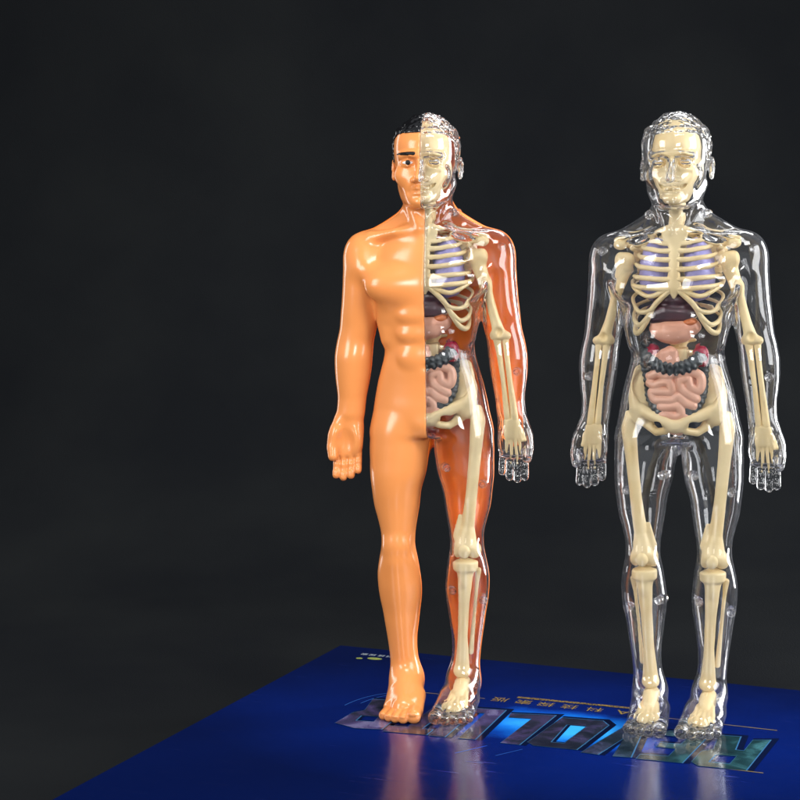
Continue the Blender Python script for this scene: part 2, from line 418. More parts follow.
body_mesh = {}
T = 2.0                                       # wall thickness of the mouldings
def crop(F, lo, hi):
    sl, _, _, _ = FB.block(lo, hi, 0)
    return F[sl], FB.lo + H*np.array([a.start for a in sl])
FI = FB.F + f32(T)                            # inner wall; fingers and toes are moulded solid
FI = FI + (60*np.clip((262 - Z)/4, 0, 1)*np.clip((Z - 200)/10, 0, 1)*(abs(X) > 66)).astype(f32)
FI = FI + (60*np.clip((-43 - Y)/4, 0, 1)*np.clip((24 - Z)/6, 0, 1)).astype(f32)
SEAMZ = (SEAM + 12*np.clip((Z - 508)/22, 0, 1)).astype(f32)   # the joint runs behind the ears
# figure with orange half: opaque front quarter, opaque back, clear front quarter
shell = np.maximum(FB.F, -(FB.F + f32(T)))
orange_front = np.maximum(np.maximum(shell, X - .35), Y - SEAMZ)
orange_back = np.maximum(shell, SEAMZ + .5 - Y)
clear_half = np.maximum(np.maximum(np.maximum(FH, -FI), .45 - X), Y - SEAMZ + .2)
MESH = {}
MESH['orange_front'] = to_mesh('orange_front', [surface_nets(orange_front, FB.lo, H)], [SKIN])
MESH['orange_back'] = to_mesh('orange_back', [surface_nets(orange_back, FB.lo, H)], [INNER])
MESH['clear_half'] = to_mesh('clear_half', [surface_nets(clear_half, FB.lo, H)], [CLEAR])
# whole clear body: outer and inner wall
MESH['clear_body'] = to_mesh('clear_body', [surface_nets(FH, FB.lo, H), surface_nets(FI, FB.lo, H, True)], [CLEAR])
# painted hair: thin cap over the orange half and the back of the head
cap = np.maximum(FH[hs], -(FB.F[hs] + .9)); cap = np.maximum(cap, (.5 - hmask)*3)
cap = np.maximum(cap, np.minimum(hx - .35, SEAM + 13.5 - hy))
capo = FB.lo + H*np.array([a.start for a in hs])
MESH['hair'] = to_mesh('hair', [surface_nets(cap.astype(f32), capo, H)], [HAIR])
print('body', round(time.time() - t0, 1))
del orange_front, orange_back, clear_half, shell

# ------------------------------------------------------------------ bones and organs
def raised(dz, ops):
    return [(k, r, P(lambda x, y, z, p=p: p.fn(x, y, z - dz), p.lo + [0, 0, dz], p.hi + [0, 0, dz])) for k, r, p in ops]
def M(name, ops, m, h=1.1, clip=.9): MESH[name] = solid(name, ops, m, h, clip)
def pair(L, p, k=2, kind='u'): both(L, p, kind, k)

L = [u(ell((0, 2, 566), (25, 33, 30))), u(loft([(516, 0, -12, 12, 20, 8), (524, 0, -10, 17, 23.5, 10), (534, 0, -8, 22, 26, 14), (545, 0, -4, 25.5, 28.5, 20), (556, 0, -2, 25, 30, 24), (572, 0, 0, 25, 31, 28), (584, 0, 0, 22, 28, 26)], 2.3), 3)]
pair(L, chain([(4.5, -31, 560.5), (12, -30.5, 563.5), (21, -24, 560)], [1.8, 2.2, 1.8]), 1.2)
pair(L, ell((12, -30, 554.5), (7.5, 9, 5)), 1.2, 's')
pair(L, ell((11.5, -22.6, 554), (4.2, 3, 2.3)), .4)
pair(L, chain([(8, -30, 548), (19, -24, 547)], [2, 2]), 2)
L += [u(chain([(0, -32, 556), (0, -35.5, 547)], [2, 2.6]), 2), s_(ell((0, -35, 541), (4, 6, 5.5)), 1.5)]
L += [s_(chain([(-15, -25.5, 536), (-12, -29, 532), (-6, -33, 529), (0, -34.4, 528), (6, -33, 529), (12, -29, 532), (15, -25.5, 536)], [1.1, 1.7, 2.2, 2.4, 2.2, 1.7, 1.1]), .5)]
for x in (-9, -6, -3, 0, 3, 6, 9):
    L.append(u(ell((x, -33 + abs(x)*.34, 530.6 + abs(x)*.14), (1.4, 1.6, 2)), .3)); L.append(u(ell((x, -32.6 + abs(x)*.36, 526 + abs(x)*.16), (1.4, 1.6, 1.9)), .3))
L += [u(ell((0, -30, 519), (8, 5, 4)), 3)]
def scaled(ops, sx, dy):
    return [(k, r, P(lambda x, y, z, p=p: p.fn(x/sx, y - dy, z)*sx, p.lo*[sx, 1, 1] + [0, dy, 0], p.hi*[sx, 1, 1] + [0, dy, 0])) for k, r, p in ops]
M('skull', scaled(L, .89, 1.5), BONE, .7, .4)

L = [u(chain([(0, 2, 530), (0, 4, 500), (0, 16, 470), (0, 20, 430), (0, 14, 390), (0, 6, 355), (0, 12, 320), (0, 18, 300)], [7, 7, 7, 7, 7.5, 8, 9, 7]))]
for z in np.arange(308, 528, 12.0):
    yy = float(np.interp(z, [300, 320, 355, 390, 430, 470, 500, 530], [18, 12, 6, 14, 20, 16, 4, 2]))
    L.append(u(cyl((0, yy - 1, z), 8.8 if z < 400 else 7.6, 3.6, 2, None, 1.5), 1.2))
    if z < 480: pair(L, chain([(5, yy + 1, z), (15, yy + 2, z + 1)], [2.6, 2.4]), 1.5)
L += [u(box((0, -4, 366), (11, 8, 9), 2)), u(chain([(-16, -5, 371), (16, -5, 371)], [2.6, 2.6]), 1.5)]
L += [u(chain([(0, -8, 524), (0, -9, 492)], [7, 6.5]), 3)]
M('spine', L, BONE, 1.2)

def yf(z): return float(np.interp(z, [380, 400, 428, 455, 478, 491], [-20.5, -21.5, -22.5, -21.5, -17, -13.5]))
L = [u(loft([(474, 0, yf(474), 9, 3, 3), (483, 0, yf(483), 14.5, 3, 3), (490, 0, yf(490), 14, 3, 3), (496, 0, yf(494) + 1, 10, 3, 3)], 2.4)), u(chain([(0, yf(482), 482), (0, yf(455), 455), (0, yf(436), 435)], [6.2, 5.6, 8], .42), 4), u(ell((0, yf(428), 428), (3.2, 1.8, 5)), 2), s_(ell((0, -14, 499), (4.5, 6, 3)), 2)]
M('sternum', L, BONE, .9)

ribs = [(478, 26, 484, 6.0), (470.5, 33, 476, 7), (462, 37, 468, 8), (452.6, 40, 460, 9), (443, 42, 452, 10), (433.8, 43, 444, 11)]
for n, (zf, hw, zb, dr) in enumerate(ribs):
    y0 = yf(zf)
    pts = [(4, y0, zf - 1), (14, y0 - .5, zf - .6), (hw*.62, y0 + 1.8, zf + .5), (hw*.86, y0*.62, zf + 1.5), (hw, -2, zf + 3.5), (hw*.97, 10, zf + 6), (hw*.7, 23, zb + 6), (8, 23, zb + 9)]
    L = [u(chain(*curvy(pts, [3.2, 2.9, 2.9, 2.8, 2.4, 2, 2, 2])))]
    M('rib%d' % n, L, BONE, .95)
# costal arch with the last ribs
for n, (pts, rd) in enumerate([
        ([(3, -27, 427), (14, -26, 421), (26, -23, 418), (38, -16, 424), (44, -3, 430), (41, 12, 436), (10, 22, 444)], [2.6, 2.7, 2.5, 2.4, 2.2, 2, 2]),
        ([(5, -27, 423), (17, -25.5, 412), (24, -24, 404), (35, -17, 403), (43, -5, 410), (41, 10, 420), (10, 21, 432)], [2.6, 2.8, 2.7, 2.3, 2.2, 2, 2]),
        ([(20, -24.5, 408), (27, -22.5, 396), (35, -18, 390), (42, -6, 396), (40, 8, 408), (10, 20, 420)], [2.5, 2.9, 2.6, 2.3, 2, 2]),
        ([(25, -23, 397), (33, -19.5, 385), (39, -12, 382), (41, -2, 390), (38, 10, 402), (10, 18, 410)], [2.3, 2.8, 2.8, 2.2, 2, 2])]):
    M('arch%d' % n, [u(chain(*curvy([(x, y + 4.5 if y < 0 else y, z + 8) for x, y, z in pts], [r*1.1 for r in rd])))], BONE, .95)
M('clavicle', [u(chain([(9, -13, 490), (22, -14, 490.5), (36, -10, 489), (50, -4, 485), (59, 0, 481)], [3.6, 3.1, 3.0, 3.2, 3.4]))], BONE, .9)
M('scapula', [u(chain([(24, 14, 482), (42, 9, 477), (57, 0, 477)], [3, 3.4, 4.4])), u(ell((55, -2, 476), (7, 5, 5.4)), 3), u(ell((36, 12, 462), (11, 3.5, 18), (0, 14, 20)), 3), u(chain([(40, 6, 470), (45, -9, 474), (41, -13, 472)], [3, 3, 3.2]), 2), u(chain([(24, -12, 482), (38, -11, 480.5), (52, -5, 477)], [1.6, 2, 2.6]), 2)], BONE, 1)
M('humerus', [u(chain([(49, -2, 460), (52.5, -2, 449), (60, -2, 425), (67, -3, 400), (71.5, -4, 385)], [8.8, 7, 5.1, 5.1, 6.5])), u(ell((55, -3, 461), (6, 6.5, 8)), 3), u(chain([(65.5, -4, 382), (79, -4, 382)], [4.6, 4.6]), 4), s_(ell((72, -9, 386), (3, 3, 4)), 2)], BONE, 1)
M('ulna', [u(chain([(69.5, -3, 379), (71.5, -4, 365), (75.5, -5, 335), (79, -5, 300)], [4.6, 3.3, 2.7, 3.6]))], BONE, .9)
M('radius', [u(chain([(77.5, -3, 378), (78.5, -4, 365), (82, -5, 335), (86, -5, 300)], [3.9, 3.0, 3.0, 4.2]))], BONE, .9)
L = [u(loft([(278, 84, -4, 9, 3.6, 3.6), (288, 83.5, -4, 9, 4.2, 4), (300, 82.5, -4.5, 8, 4.4, 4)], 2.2))]
for x0, x1, tz in ((91, 93.5, 256), (86.6, 88, 254), (82.2, 82.6, 254), (78, 77, 257)):
    L.append(u(chain([(x0, -4, 282), (x1, -5, 264), (x1, -6, tz)], [2.3, 1.7, 2]), 1))
L.append(u(chain([(91, -4, 288), (95, -6, 278)], [2.6, 2.2]), 1.5))
M('hand_bones', L, BONE, .9)

L = []
wing = [(40, 4, 344), (46, 0, 332), (44, -6, 318), (36, -6, 304)]
pair(L, chain(*curvy([(16, 17, 342), (29, 11, 353), (40, 2, 353), (46.5, -5, 345), (46, -9, 332), (40, -9, 317)], [4, 4.4, 4.6, 4.6, 4.4, 6])), 3)
pair(L, chain([(27, 9, 342), (34, 3, 340), (38, -1, 330), (37, -3, 318)], [10, 11.5, 11.5, 11], .36), 4)
pair(L, ell((28, 3, 319), (14, 6, 15), (0, 10, 24)), 5)
pair(L, ell((37, -3, 309), (10.5, 10, 11)), 5)
pair(L, chain([(34, -8, 314), (21, -14, 308), (9, -18, 303), (2.5, -19, 299)], [6.5, 6, 5.6, 5]), 3)
pair(L, chain([(3.5, -18.5, 299), (10, -14, 294), (20, -7, 292), (30, 0, 300)], [4.2, 4, 4.2, 6]), 3)
pair(L, ell((18, -11, 300.5), (5.5, 14, 3.2), (0, 12, 0)), 1.5, 's')
L += [u(ell((0, 14, 326), (21, 8, 22)), 6), u(ell((0, -17, 299), (7, 5, 7)), 4)]
M('pelvis', L, BONE, 1.1)
M('femur', [u(ell((39, -3, 308), (8, 8, 8))), u(chain([(39, -3, 308), (49, -2, 304)], [6, 7.5]), 2), u(ell((49.5, -1, 304), (6.2, 7, 8.5)), 4), u(chain([(48.5, -2, 297), (45.5, -2, 265), (41.5, -3, 225), (37, -3, 190), (34.5, -3, 170)], [8, 6.6, 6.2, 7, 12]), 3), u(ell((26.5, -1, 165), (7, 10, 9)), 3), u(ell((42.5, -1, 165), (7, 10, 9)), 3), u(chain([(29, -3, 200), (26, -3, 178)], [2, 5]), 3), s_(box((34.5, -2, 152), (30, 30, 3.6), 1), 1)], BONE, 1)
M('patella', [u(ell((34.5, -13.5, 165), (6.4, 4, 7.4)))], BONE, .8)
M('tibia', [u(chain([(34, -2, 148), (33.5, -3, 136), (32, -3, 110), (30, -2, 75), (28.8, 0, 42)], [10, 8, 6.2, 5.6, 8]), 0), u(cyl((34, -2, 149), 12.6, 5.5, 2, None, 2.5), 4), u(ell((33.5, -9, 138), (4, 4, 10)), 4), u(ell((28.5, -1, 38), (8.6, 8.5, 7.5)), 3)], BONE, 1)
M('fibula', [u(chain([(46, 4, 143), (44.5, 4, 130), (41, 4, 95), (37.5, 4, 58)], [3.6, 2.2, 2.0, 3]))], BONE, .9)
L = [u(ell((28.5, 4, 22), (9, 13, 11))), u(chain([(28, -6, 24), (27.5, -18, 18)], [8, 6.5]), 4)]
for x0, x1, y1 in ((21, 15.5, -46), (24.5, 21.5, -49), (28, 27.4, -48), (31, 33, -45.5), (34, 38.5, -41)):
    L.append(u(chain([(x0, -14, 19), ((x0+x1)/2, -29, 14), (x1, y1, 8.6)], [3.2, 2.4, 2.8]), 1.2))
M('foot_bones', L, BONE, .9)

M('lung', [u(ell((22, 0, 452), (15, 19, 31), (0, -6, 0))), u(ell((19, -8, 446), (14, 12, 26)), 5), s_(ell((2, -10, 440), (9, 14, 16)), 3)], LUNG, 1.2)
M('liver', raised(11, [u(chain([(-20, -8, 397), (-8, -10, 400), (8, -10, 399), (19, -9, 401)], [11, 12, 10.5, 6], 1.0)), u(ell((-3, -9, 411), (20, 12, 11)), 1), s_(chain([(-24, -22, 406), (0, -24, 409), (24, -21, 405)], [1.5, 2, 1.5]), 1.5), s_(box((0, -16, 380), (40, 20, 8), 2, (0, -5, 0)), 2)]), LIVER, 1)
M('gallbladder', raised(10, [u(ell((14, -13, 390), (8, 7, 5), (0, -8, 0)))]), GALL, .9)
M('stomach', raised(9, [u(chain([(-18, -9, 385), (-8, -11, 384), (6, -12, 383.5), (17, -11, 387)], [8, 10.5, 10.5, 7.5], 1.0)), u(ell((-3, -11, 379), (17, 10, 9)), 5), u(chain([(-18, -9, 386), (-22, -8, 391)], [6, 4]), 3)]), STOM, 1)
M('duodenum', raised(5, [u(chain([(-20, -14, 361), (-13, -15, 364), (-5, -16, 367), (-3, -16, 357)], [3.2, 4.2, 6, 6.4], .9)), u(box((-6, -16, 361), (9, 5, 8), 3), 3)]), STOM, .9)
M('kidney', raised(4, [u(ell((23, -7, 363), (8.6, 9, 11.5), (0, 10, 0))), s_(ell((13, -10, 364), (4, 4, 4)), 3)]), KID, .9)
# transverse colon and its two side limbs
def colon(path, r, step, seed):
    L = []; path = curvy(path)[0]; seg = np.linalg.norm(np.diff(path, axis=0), axis=1); tot = seg.sum()
    cum = np.concatenate([[0], np.cumsum(seg)])
    L.append(u(chain(path, r*.86)))
    for d in np.arange(0, tot + .1, step):
        p = [np.interp(d, cum, path[:, k]) for k in range(3)]
        dd = min(d + .5, tot); q = np.array([np.interp(dd, cum, path[:, k]) for k in range(3)]) - np.array([np.interp(dd - 1, cum, path[:, k]) for k in range(3)])
        q /= np.linalg.norm(q); n = np.array([-q[2], 0, q[0]])
        for sg in (-1, 1):
            L.append(u(ell(np.array(p) + sg*n*r*.46 + np.array([0, -r*.28, 0]), (step*.52, r*.72, r*.62), (0, -math.degrees(math.atan2(q[2], q[0])), 0)), .8))
    return L
M('transverse_colon', raised(4, colon([(-31, -8, 367), (-24, -13, 358.5), (-9, -16.5, 352.5), (6, -16.5, 352), (18, -14.5, 357), (24, -10, 364)], 6.9, 5.6, 1)), COLON, .9)
M('ascending_colon', raised(5, colon([(-30, -4, 374), (-31, 0, 356), (-28, 0, 336), (-25, -9, 322), (-17, -13, 310), (-10, -14, 304)], 5.4, 5.2, 2)), COLON, 1)
M('descending_colon', raised(5, colon([(25, 4, 352), (25, 0, 335), (24, -8, 322), (17, -12, 311), (9, -14, 305)], 5.6, 5.2, 3)), COLON, 1)
# small intestine: a coiled tube over a rounded mass
L = [u(ell((-1, -6, 331), (26, 11, 20))), u(ell((-1, -8, 313), (15, 9, 15)), 6)]
def gut(pts, r=4.6):
    P2 = []
    for x, _, z in curvy([(a, 0, b) for a, b in pts])[0]:
        w = max(1 - (x/36)**2 - ((z - 326)/52)**2, .05)
        P2.append((x, -4.5 - 12.5*math.sqrt(w), z))
    return u(chain(P2, r), .9)
L += [gut([(-25, 343), (-17, 346), (-8, 343), (-2, 346), (7, 345), (15, 347), (23, 344), (25, 336), (22, 329), (14, 333), (12, 340), (5, 338), (6, 331), (12, 326), (20, 321)]),
      gut([(-25, 336), (-20, 334), (-12, 337), (-5, 336), (-4, 328), (-11, 328), (-18, 328), (-23, 327), (-20, 320), (-12, 320), (-3, 320), (3, 323), (10, 317), (17, 314)]),
      gut([(-14, 313), (-6, 313), (2, 314), (6, 307), (0, 303), (-8, 305), (-13, 305)]),
      gut([(-8, 297), (-1, 295), (6, 298), (10, 303)]), gut([(-4, 290), (3, 289)], 4.4)]
M('small_intestine', raised(5, L), GUT, .8)

def peg(name, r, hl):                         # hollow clear locating pin
    M(name, [u(cyl((0, 0, 0), r, hl, 1)), s_(cyl((0, -hl, 0), r*.52, hl*1.2, 1), .3), u(cyl((0, 0, 0), r*1.18, 1.2, 1), .5)], CLEAR, .55, None)
peg('connector_peg', 4.1, 8)
print('parts', round(time.time() - t0, 1))

# small painted face parts
def facepart(name, ops, m, h=.45): M(name, ops, m, h, None)
facepart('eye', [u(ell((-12.6, -32.3, 554.2), (6.2, 4.6, 2.8)))], WHITE)
facepart('pupil', [u(ell((-12.2, -36.6, 554.3), (2.6, 1, 2.6)))], BLACK)
facepart('eyebrow', [u(chain([(-5.8, -39.4, 562.6), (-12, -38.6, 562.8), (-19, -34.4, 562.8), (-24.5, -29.2, 562.6)], [2.0, 1.9, 1.5, .6], .75))], BLACK, .5)

# ------------------------------------------------------------------ the two figures
def flip_copy(me):
    m2 = me.copy(); m2.transform(Matrix.Scale(-1, 4, (1, 0, 0))); m2.flip_normals(); return m2
MIR = {}
def put(key, name, parent, side=0):
    me = MESH[key]
    if side < 0:
        if key not in MIR: MIR[key] = flip_copy(me)
        me = MIR[key]
    return link(name, me, parent)

def figure(label, loc, yaw, lean, half):
    r = bpy.data.objects.new('anatomical_figure', None); C.objects.link(r)
    r['label'] = label; r['category'] = 'anatomical model'; r['group'] = 'human anatomy figures standing on the box'
    r.location = loc; r.rotation_euler = (Matrix.Rotation(math.radians(lean), 3, 'Y') @ Matrix.Rotation(math.radians(yaw), 3, 'Z')).to_euler()
    r.empty_display_size = .02
    if not half: r.scale = (.997, .997, .997)
    sides = (1,) if half else (1, -1)
    if half:
        f = put('orange_front', 'painted_front_shell', r); f['label'] = 'glossy orange opaque half of the body front'
        b = put('orange_back', 'back_shell', r); b['label'] = 'deep orange back of the body behind the clear half'
        c = put('clear_half', 'clear_front_shell', r); c['label'] = 'transparent half of the body front over bones and organs'
        put('hair', 'hair', f); put('eyebrow', 'eyebrow', f); e = put('eye', 'eye', f); put('pupil', 'pupil', f)
    else:
        put('clear_body', 'clear_body_shell', r)
    put('skull', 'skull', r); put('spine', 'spine', r); put('sternum', 'sternum', r); put('pelvis', 'pelvis', r)
    for s in sides:
        for n in range(len(ribs)): put('rib%d' % n, 'rib', r, s)
        for n in range(4): put('arch%d' % n, 'rib', r, s)
        for k in ('clavicle', 'scapula', 'humerus', 'radius', 'ulna', 'hand_bones', 'femur', 'patella', 'tibia', 'fibula', 'foot_bones', 'lung', 'kidney'):
            put(k, k, r, s)
    for k, nm in (('liver', 'liver'), ('gallbladder', 'gallbladder'), ('stomach', 'stomach'), ('duodenum', 'duodenum'), ('transverse_colon', 'large_intestine'),
              ('descending_colon', 'large_intestine'), ('ascending_colon', 'large_intestine'), ('small_intestine', 'small_intestine')):
        if half and k == 'ascending_colon': continue
        put(k, nm, r)
    pins = [(27, 4, 505, -20), (74, 4, 470, 0), (88, 4, 346, 0), (38, 3, 364, 20), (86, 2, 294, 30), (52, 4, 232, 0), (14, 4, 248, 20), (18, 5, 122, 20), (51, 5, 113, 0), (41, 4, 25, 0)]
    for s in sides:
        for x, y, z, a in pins:
            o = put('connector_peg', 'connector_peg', r); o.location = (s*x*U, y*U, z*U); o.rotation_euler = (0, 0, math.radians(a*s))
    if not half:
        o = put('connector_peg', 'connector_peg', r); o.location = (0, -8*U, 290*U); o.rotation_euler = (0, math.radians(-35), math.radians(70))
    return r

OY = 1750.0
figure('human anatomy figure with one half opaque orange skin and black hair, other half see-through', (36*U, (1777.4 - OY)*U, 1.1*U), -11, -.97, True)
figure('fully transparent human anatomy figure showing cream skeleton and organs on both sides', (279*U, (1726 - OY)*U, 1.2*U), -17, -1.15, False)

# ------------------------------------------------------------------ the box they stand on
TH = math.radians(-22.205)
es = np.array([math.cos(TH), math.sin(TH)]); et = np.array([math.sin(TH), -math.cos(TH)])

BOXH = 84.0
box_obj = None
def nodes(m): return m.node_tree.nodes, m.node_tree.links
def box_material():
    m = mat('blue_laminated_card', (.003, .018, .20), .13, IOR=1.5)
    N, K = nodes(m); b = N['Principled BSDF']
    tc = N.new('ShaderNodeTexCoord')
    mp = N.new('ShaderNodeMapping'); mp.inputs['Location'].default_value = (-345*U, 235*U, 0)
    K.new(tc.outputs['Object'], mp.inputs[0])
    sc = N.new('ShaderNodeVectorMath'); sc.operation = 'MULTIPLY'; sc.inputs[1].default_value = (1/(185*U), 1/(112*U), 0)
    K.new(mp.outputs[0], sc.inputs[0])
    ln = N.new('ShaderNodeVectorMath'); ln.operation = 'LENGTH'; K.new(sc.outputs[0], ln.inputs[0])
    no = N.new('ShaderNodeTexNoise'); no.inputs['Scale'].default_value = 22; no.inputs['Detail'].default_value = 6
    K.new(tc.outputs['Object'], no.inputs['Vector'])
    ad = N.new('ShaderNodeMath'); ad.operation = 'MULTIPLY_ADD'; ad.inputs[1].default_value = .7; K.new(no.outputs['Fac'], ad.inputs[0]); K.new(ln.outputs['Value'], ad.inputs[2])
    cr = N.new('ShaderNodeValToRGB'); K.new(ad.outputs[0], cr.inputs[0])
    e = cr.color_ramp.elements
    e[0].position, e[0].color = .44, (.04, .42, .95, 1)  # bright centre: printed burst, with glossy sheen also painted into the colour
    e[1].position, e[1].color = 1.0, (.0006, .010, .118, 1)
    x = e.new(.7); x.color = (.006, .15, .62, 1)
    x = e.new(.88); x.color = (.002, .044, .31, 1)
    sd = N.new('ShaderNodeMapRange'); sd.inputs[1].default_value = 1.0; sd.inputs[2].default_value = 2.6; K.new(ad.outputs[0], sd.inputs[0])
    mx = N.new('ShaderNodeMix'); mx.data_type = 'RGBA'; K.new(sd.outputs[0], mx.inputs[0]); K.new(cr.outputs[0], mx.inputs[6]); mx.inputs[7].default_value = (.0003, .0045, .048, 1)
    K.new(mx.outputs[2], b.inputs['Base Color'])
    # fine wear of the lamination
    n2 = N.new('ShaderNodeTexNoise'); n2.inputs['Scale'].default_value = 160; n2.inputs['Detail'].default_value = 5; K.new(tc.outputs['Object'], n2.inputs['Vector'])
    r = N.new('ShaderNodeMapRange'); r.inputs[3].default_value = .09; r.inputs[4].default_value = .22; K.new(n2.outputs['Fac'], r.inputs[0])
    wm = N.new('ShaderNodeMapping'); wm.inputs['Scale'].default_value = (9, 150, 1); wm.inputs['Rotation'].default_value = (0, 0, .5); K.new(tc.outputs['Object'], wm.inputs[0])
    wn = N.new('ShaderNodeTexNoise'); wn.inputs['Scale'].default_value = 3; wn.inputs['Detail'].default_value = 6; K.new(wm.outputs[0], wn.inputs['Vector'])
    wr = N.new('ShaderNodeMapRange'); wr.inputs[1].default_value = .6; wr.inputs[2].default_value = .75; wr.inputs[4].default_value = .16; K.new(wn.outputs['Fac'], wr.inputs[0])
    ra = N.new('ShaderNodeMath'); ra.operation = 'ADD'; K.new(r.outputs[0], ra.inputs[0]); K.new(wr.outputs[0], ra.inputs[1]); K.new(ra.outputs[0], b.inputs['Roughness'])
    bp = N.new('ShaderNodeBump'); bp.inputs['Strength'].default_value = .05; bp.inputs['Distance'].default_value = .0004; K.new(n2.outputs['Fac'], bp.inputs['Height']); K.new(bp.outputs[0], b.inputs['Normal'])
    return m
def galaxy():
    m = mat('printed_nebula_ink', (.1, .1, .2), .13, IOR=1.5)
    N, K = nodes(m); b = N['Principled BSDF']; tc = N.new('ShaderNodeTexCoord')
    no = N.new('ShaderNodeTexNoise'); no.inputs['Scale'].default_value = 42; no.inputs['Detail'].default_value = 8; no.inputs['Roughness'].default_value = .62; no.inputs['Distortion'].default_value = .6
    K.new(tc.outputs['Object'], no.inputs['Vector'])
    cr = N.new('ShaderNodeValToRGB'); K.new(no.outputs['Fac'], cr.inputs[0]); e = cr.color_ramp.elements
    e[0].position, e[0].color = .30, (.006, .008, .018, 1); e[1].position, e[1].color = .75, (.20, .19, .34, 1)
    x = e.new(.45); x.color = (.018, .020, .038, 1); x = e.new(.58); x.color = (.055, .042, .12, 1)
    sx = N.new('ShaderNodeSeparateXYZ'); K.new(tc.outputs['Object'], sx.inputs[0])
    mr = N.new('ShaderNodeMapRange'); mr.inputs[1].default_value = 360*U; mr.inputs[2].default_value = 480*U; K.new(sx.outputs[0], mr.inputs[0])
    cr2 = N.new('ShaderNodeValToRGB'); K.new(no.outputs['Fac'], cr2.inputs[0]); e = cr2.color_ramp.elements
    e[0].position, e[0].color = .30, (.004, .012, .016, 1); e[1].position, e[1].color = .75, (.06, .20, .23, 1); x = e.new(.5); x.color = (.010, .038, .046, 1)
    mx = N.new('ShaderNodeMix'); mx.data_type = 'RGBA'; K.new(mr.outputs[0], mx.inputs[0]); K.new(cr.outputs[0], mx.inputs[6]); K.new(cr2.outputs[0], mx.inputs[7])
    K.new(mx.outputs[2], b.inputs['Base Color'])
    return m
DARKINK = mat('navy_outline_ink', (.0015, .005, .028), .13)
CYANINK = mat('cyan_edge_ink', (.035, .13, .27), .14)
GOLD = mat('gold_foil_ink', (.34, .23, .055), .3, Metallic=.35)
PALEINK = mat('pale_grey_ink', (.42, .48, .52), .25)
LIMEINK = mat('olive_green_ink', (.26, .30, .075), .25)
LINEINK = mat('light_blue_line_ink', (.03, .12, .38), .2)

def curve_mesh(name, loops, z, m):
    cu = bpy.data.curves.new(name, 'CURVE'); cu.dimensions = '2D'; cu.fill_mode = 'BOTH'
    for lp in loops:
        sp = cu.splines.new('POLY'); sp.points.add(len(lp) - 1); sp.use_cyclic_u = True
        for p, (a, b) in zip(sp.points, lp): p.co = (a*U, -b*U, 0, 1)
    o = bpy.data.objects.new(name, cu); C.objects.link(o)
    dg = bpy.context.evaluated_depsgraph_get(); dg.update()
    me = bpy.data.meshes.new_from_object(o.evaluated_get(dg)); me.name = name
    bpy.data.objects.remove(o); me.transform(Matrix.Translation((0, 0, z*U)))
    me.materials.clear(); me.materials.append(m)
    return me
def offset(lp, d):
    lp = [np.array(p, float) for p in lp]; n = len(lp)
    area = sum(lp[i][0]*lp[(i+1) % n][1] - lp[(i+1) % n][0]*lp[i][1] for i in range(n))
    sg = 1 if area > 0 else -1; out = []
    for i in range(n):
        a, b, c = lp[i-1], lp[i], lp[(i+1) % n]
        e1 = (b - a)/np.linalg.norm(b - a); e2 = (c - b)/np.linalg.norm(c - b)
        n1 = np.array([e1[1], -e1[0]])*sg; n2 = np.array([e2[1], -e2[0]])*sg
        k = n1 + n2; k = k/max(1 + n1 @ n2, .35)
        out.append(tuple(b + k*d))
    return out
def join(name, ms, m):
    V, Fc, o = [], [], 0
    for me in ms:
        V += [tuple(v.co) for v in me.vertices]; Fc += [[i + o for i in p.vertices] for p in me.polygons]; o = len(V)
    me = bpy.data.meshes.new(name); me.from_pydata(V, [], Fc); me.materials.append(m); me.update(); return me
letters = [
    ([(493, 200), (515, 197), (519, 242), (526, 242), (527, 204), (544, 197), (541, 303), (497, 306), (488, 296), (489, 258), (498, 248)], [(505, 266), (523, 263), (522, 288), (504, 289)]),
    ([(444, 204), (486, 199), (482, 303), (438, 306), (438, 290), (464, 286), (465, 262), (446, 262), (446, 246), (466, 244), (467, 222), (443, 222)], None),
    ([(401, 205), (421, 203), (434, 304), (416, 307), (411, 245), (403, 307), (385, 306)], None),
    ([(334, 199), (376, 194), (386, 208), (380, 300), (337, 302), (328, 293)], [(347, 222), (366, 220), (362, 283), (350, 284)]),
    ([(281, 204), (327, 193), (325, 305), (305, 306), (307, 215), (284, 219)], None),
    ([(228, 201), (274, 194), (280, 305), (262, 307), (257, 214), (246, 216), (250, 308), (233, 309)], None),
    ([(184, 291), (202, 289), (200, 202), (218, 200), (219, 288), (230, 287), (231, 308), (186, 313)], None),
    ([(130, 303), (131, 262), (139, 249), (130, 206), (166, 202), (179, 230), (183, 307), (156, 313)], [(145, 269), (162, 266), (164, 284), (147, 287)])]
import bmesh
def cuboid(name, x0, x1, y0, y1, z0, z1, bev, m, seg=3):
    bm = bmesh.new(); bmesh.ops.create_cube(bm, size=1)
    for v in bm.verts: v.co = Vector(((x0 + x1)/2 + v.co.x*(x1 - x0), (y0 + y1)/2 + v.co.y*(y1 - y0), (z0 + z1)/2 + v.co.z*(z1 - z0)))*U
    bmesh.ops.bevel(bm, geom=bm.edges[:], offset=bev*U, segments=seg, affect='EDGES', profile=.5)
    me = bpy.data.meshes.new(name); bm.to_mesh(me); bm.free(); me.materials.append(m)
    for p in me.polygons: p.use_smooth = False
    return me
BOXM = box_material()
root = bpy.data.objects.new('gift_box', None); C.objects.link(root); root.empty_display_size = .02
root['label'] = 'flat glossy dark blue box with large upside-down title lettering under the figures'; root['category'] = 'box'
root.location = (-70.9*U, (2051.4 - OY)*U, 0); root.rotation_euler = (0, 0, TH)
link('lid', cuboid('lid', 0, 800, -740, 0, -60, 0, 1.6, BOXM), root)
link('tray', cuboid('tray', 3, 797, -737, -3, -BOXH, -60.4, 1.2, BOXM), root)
out, edge, face = [], [], []
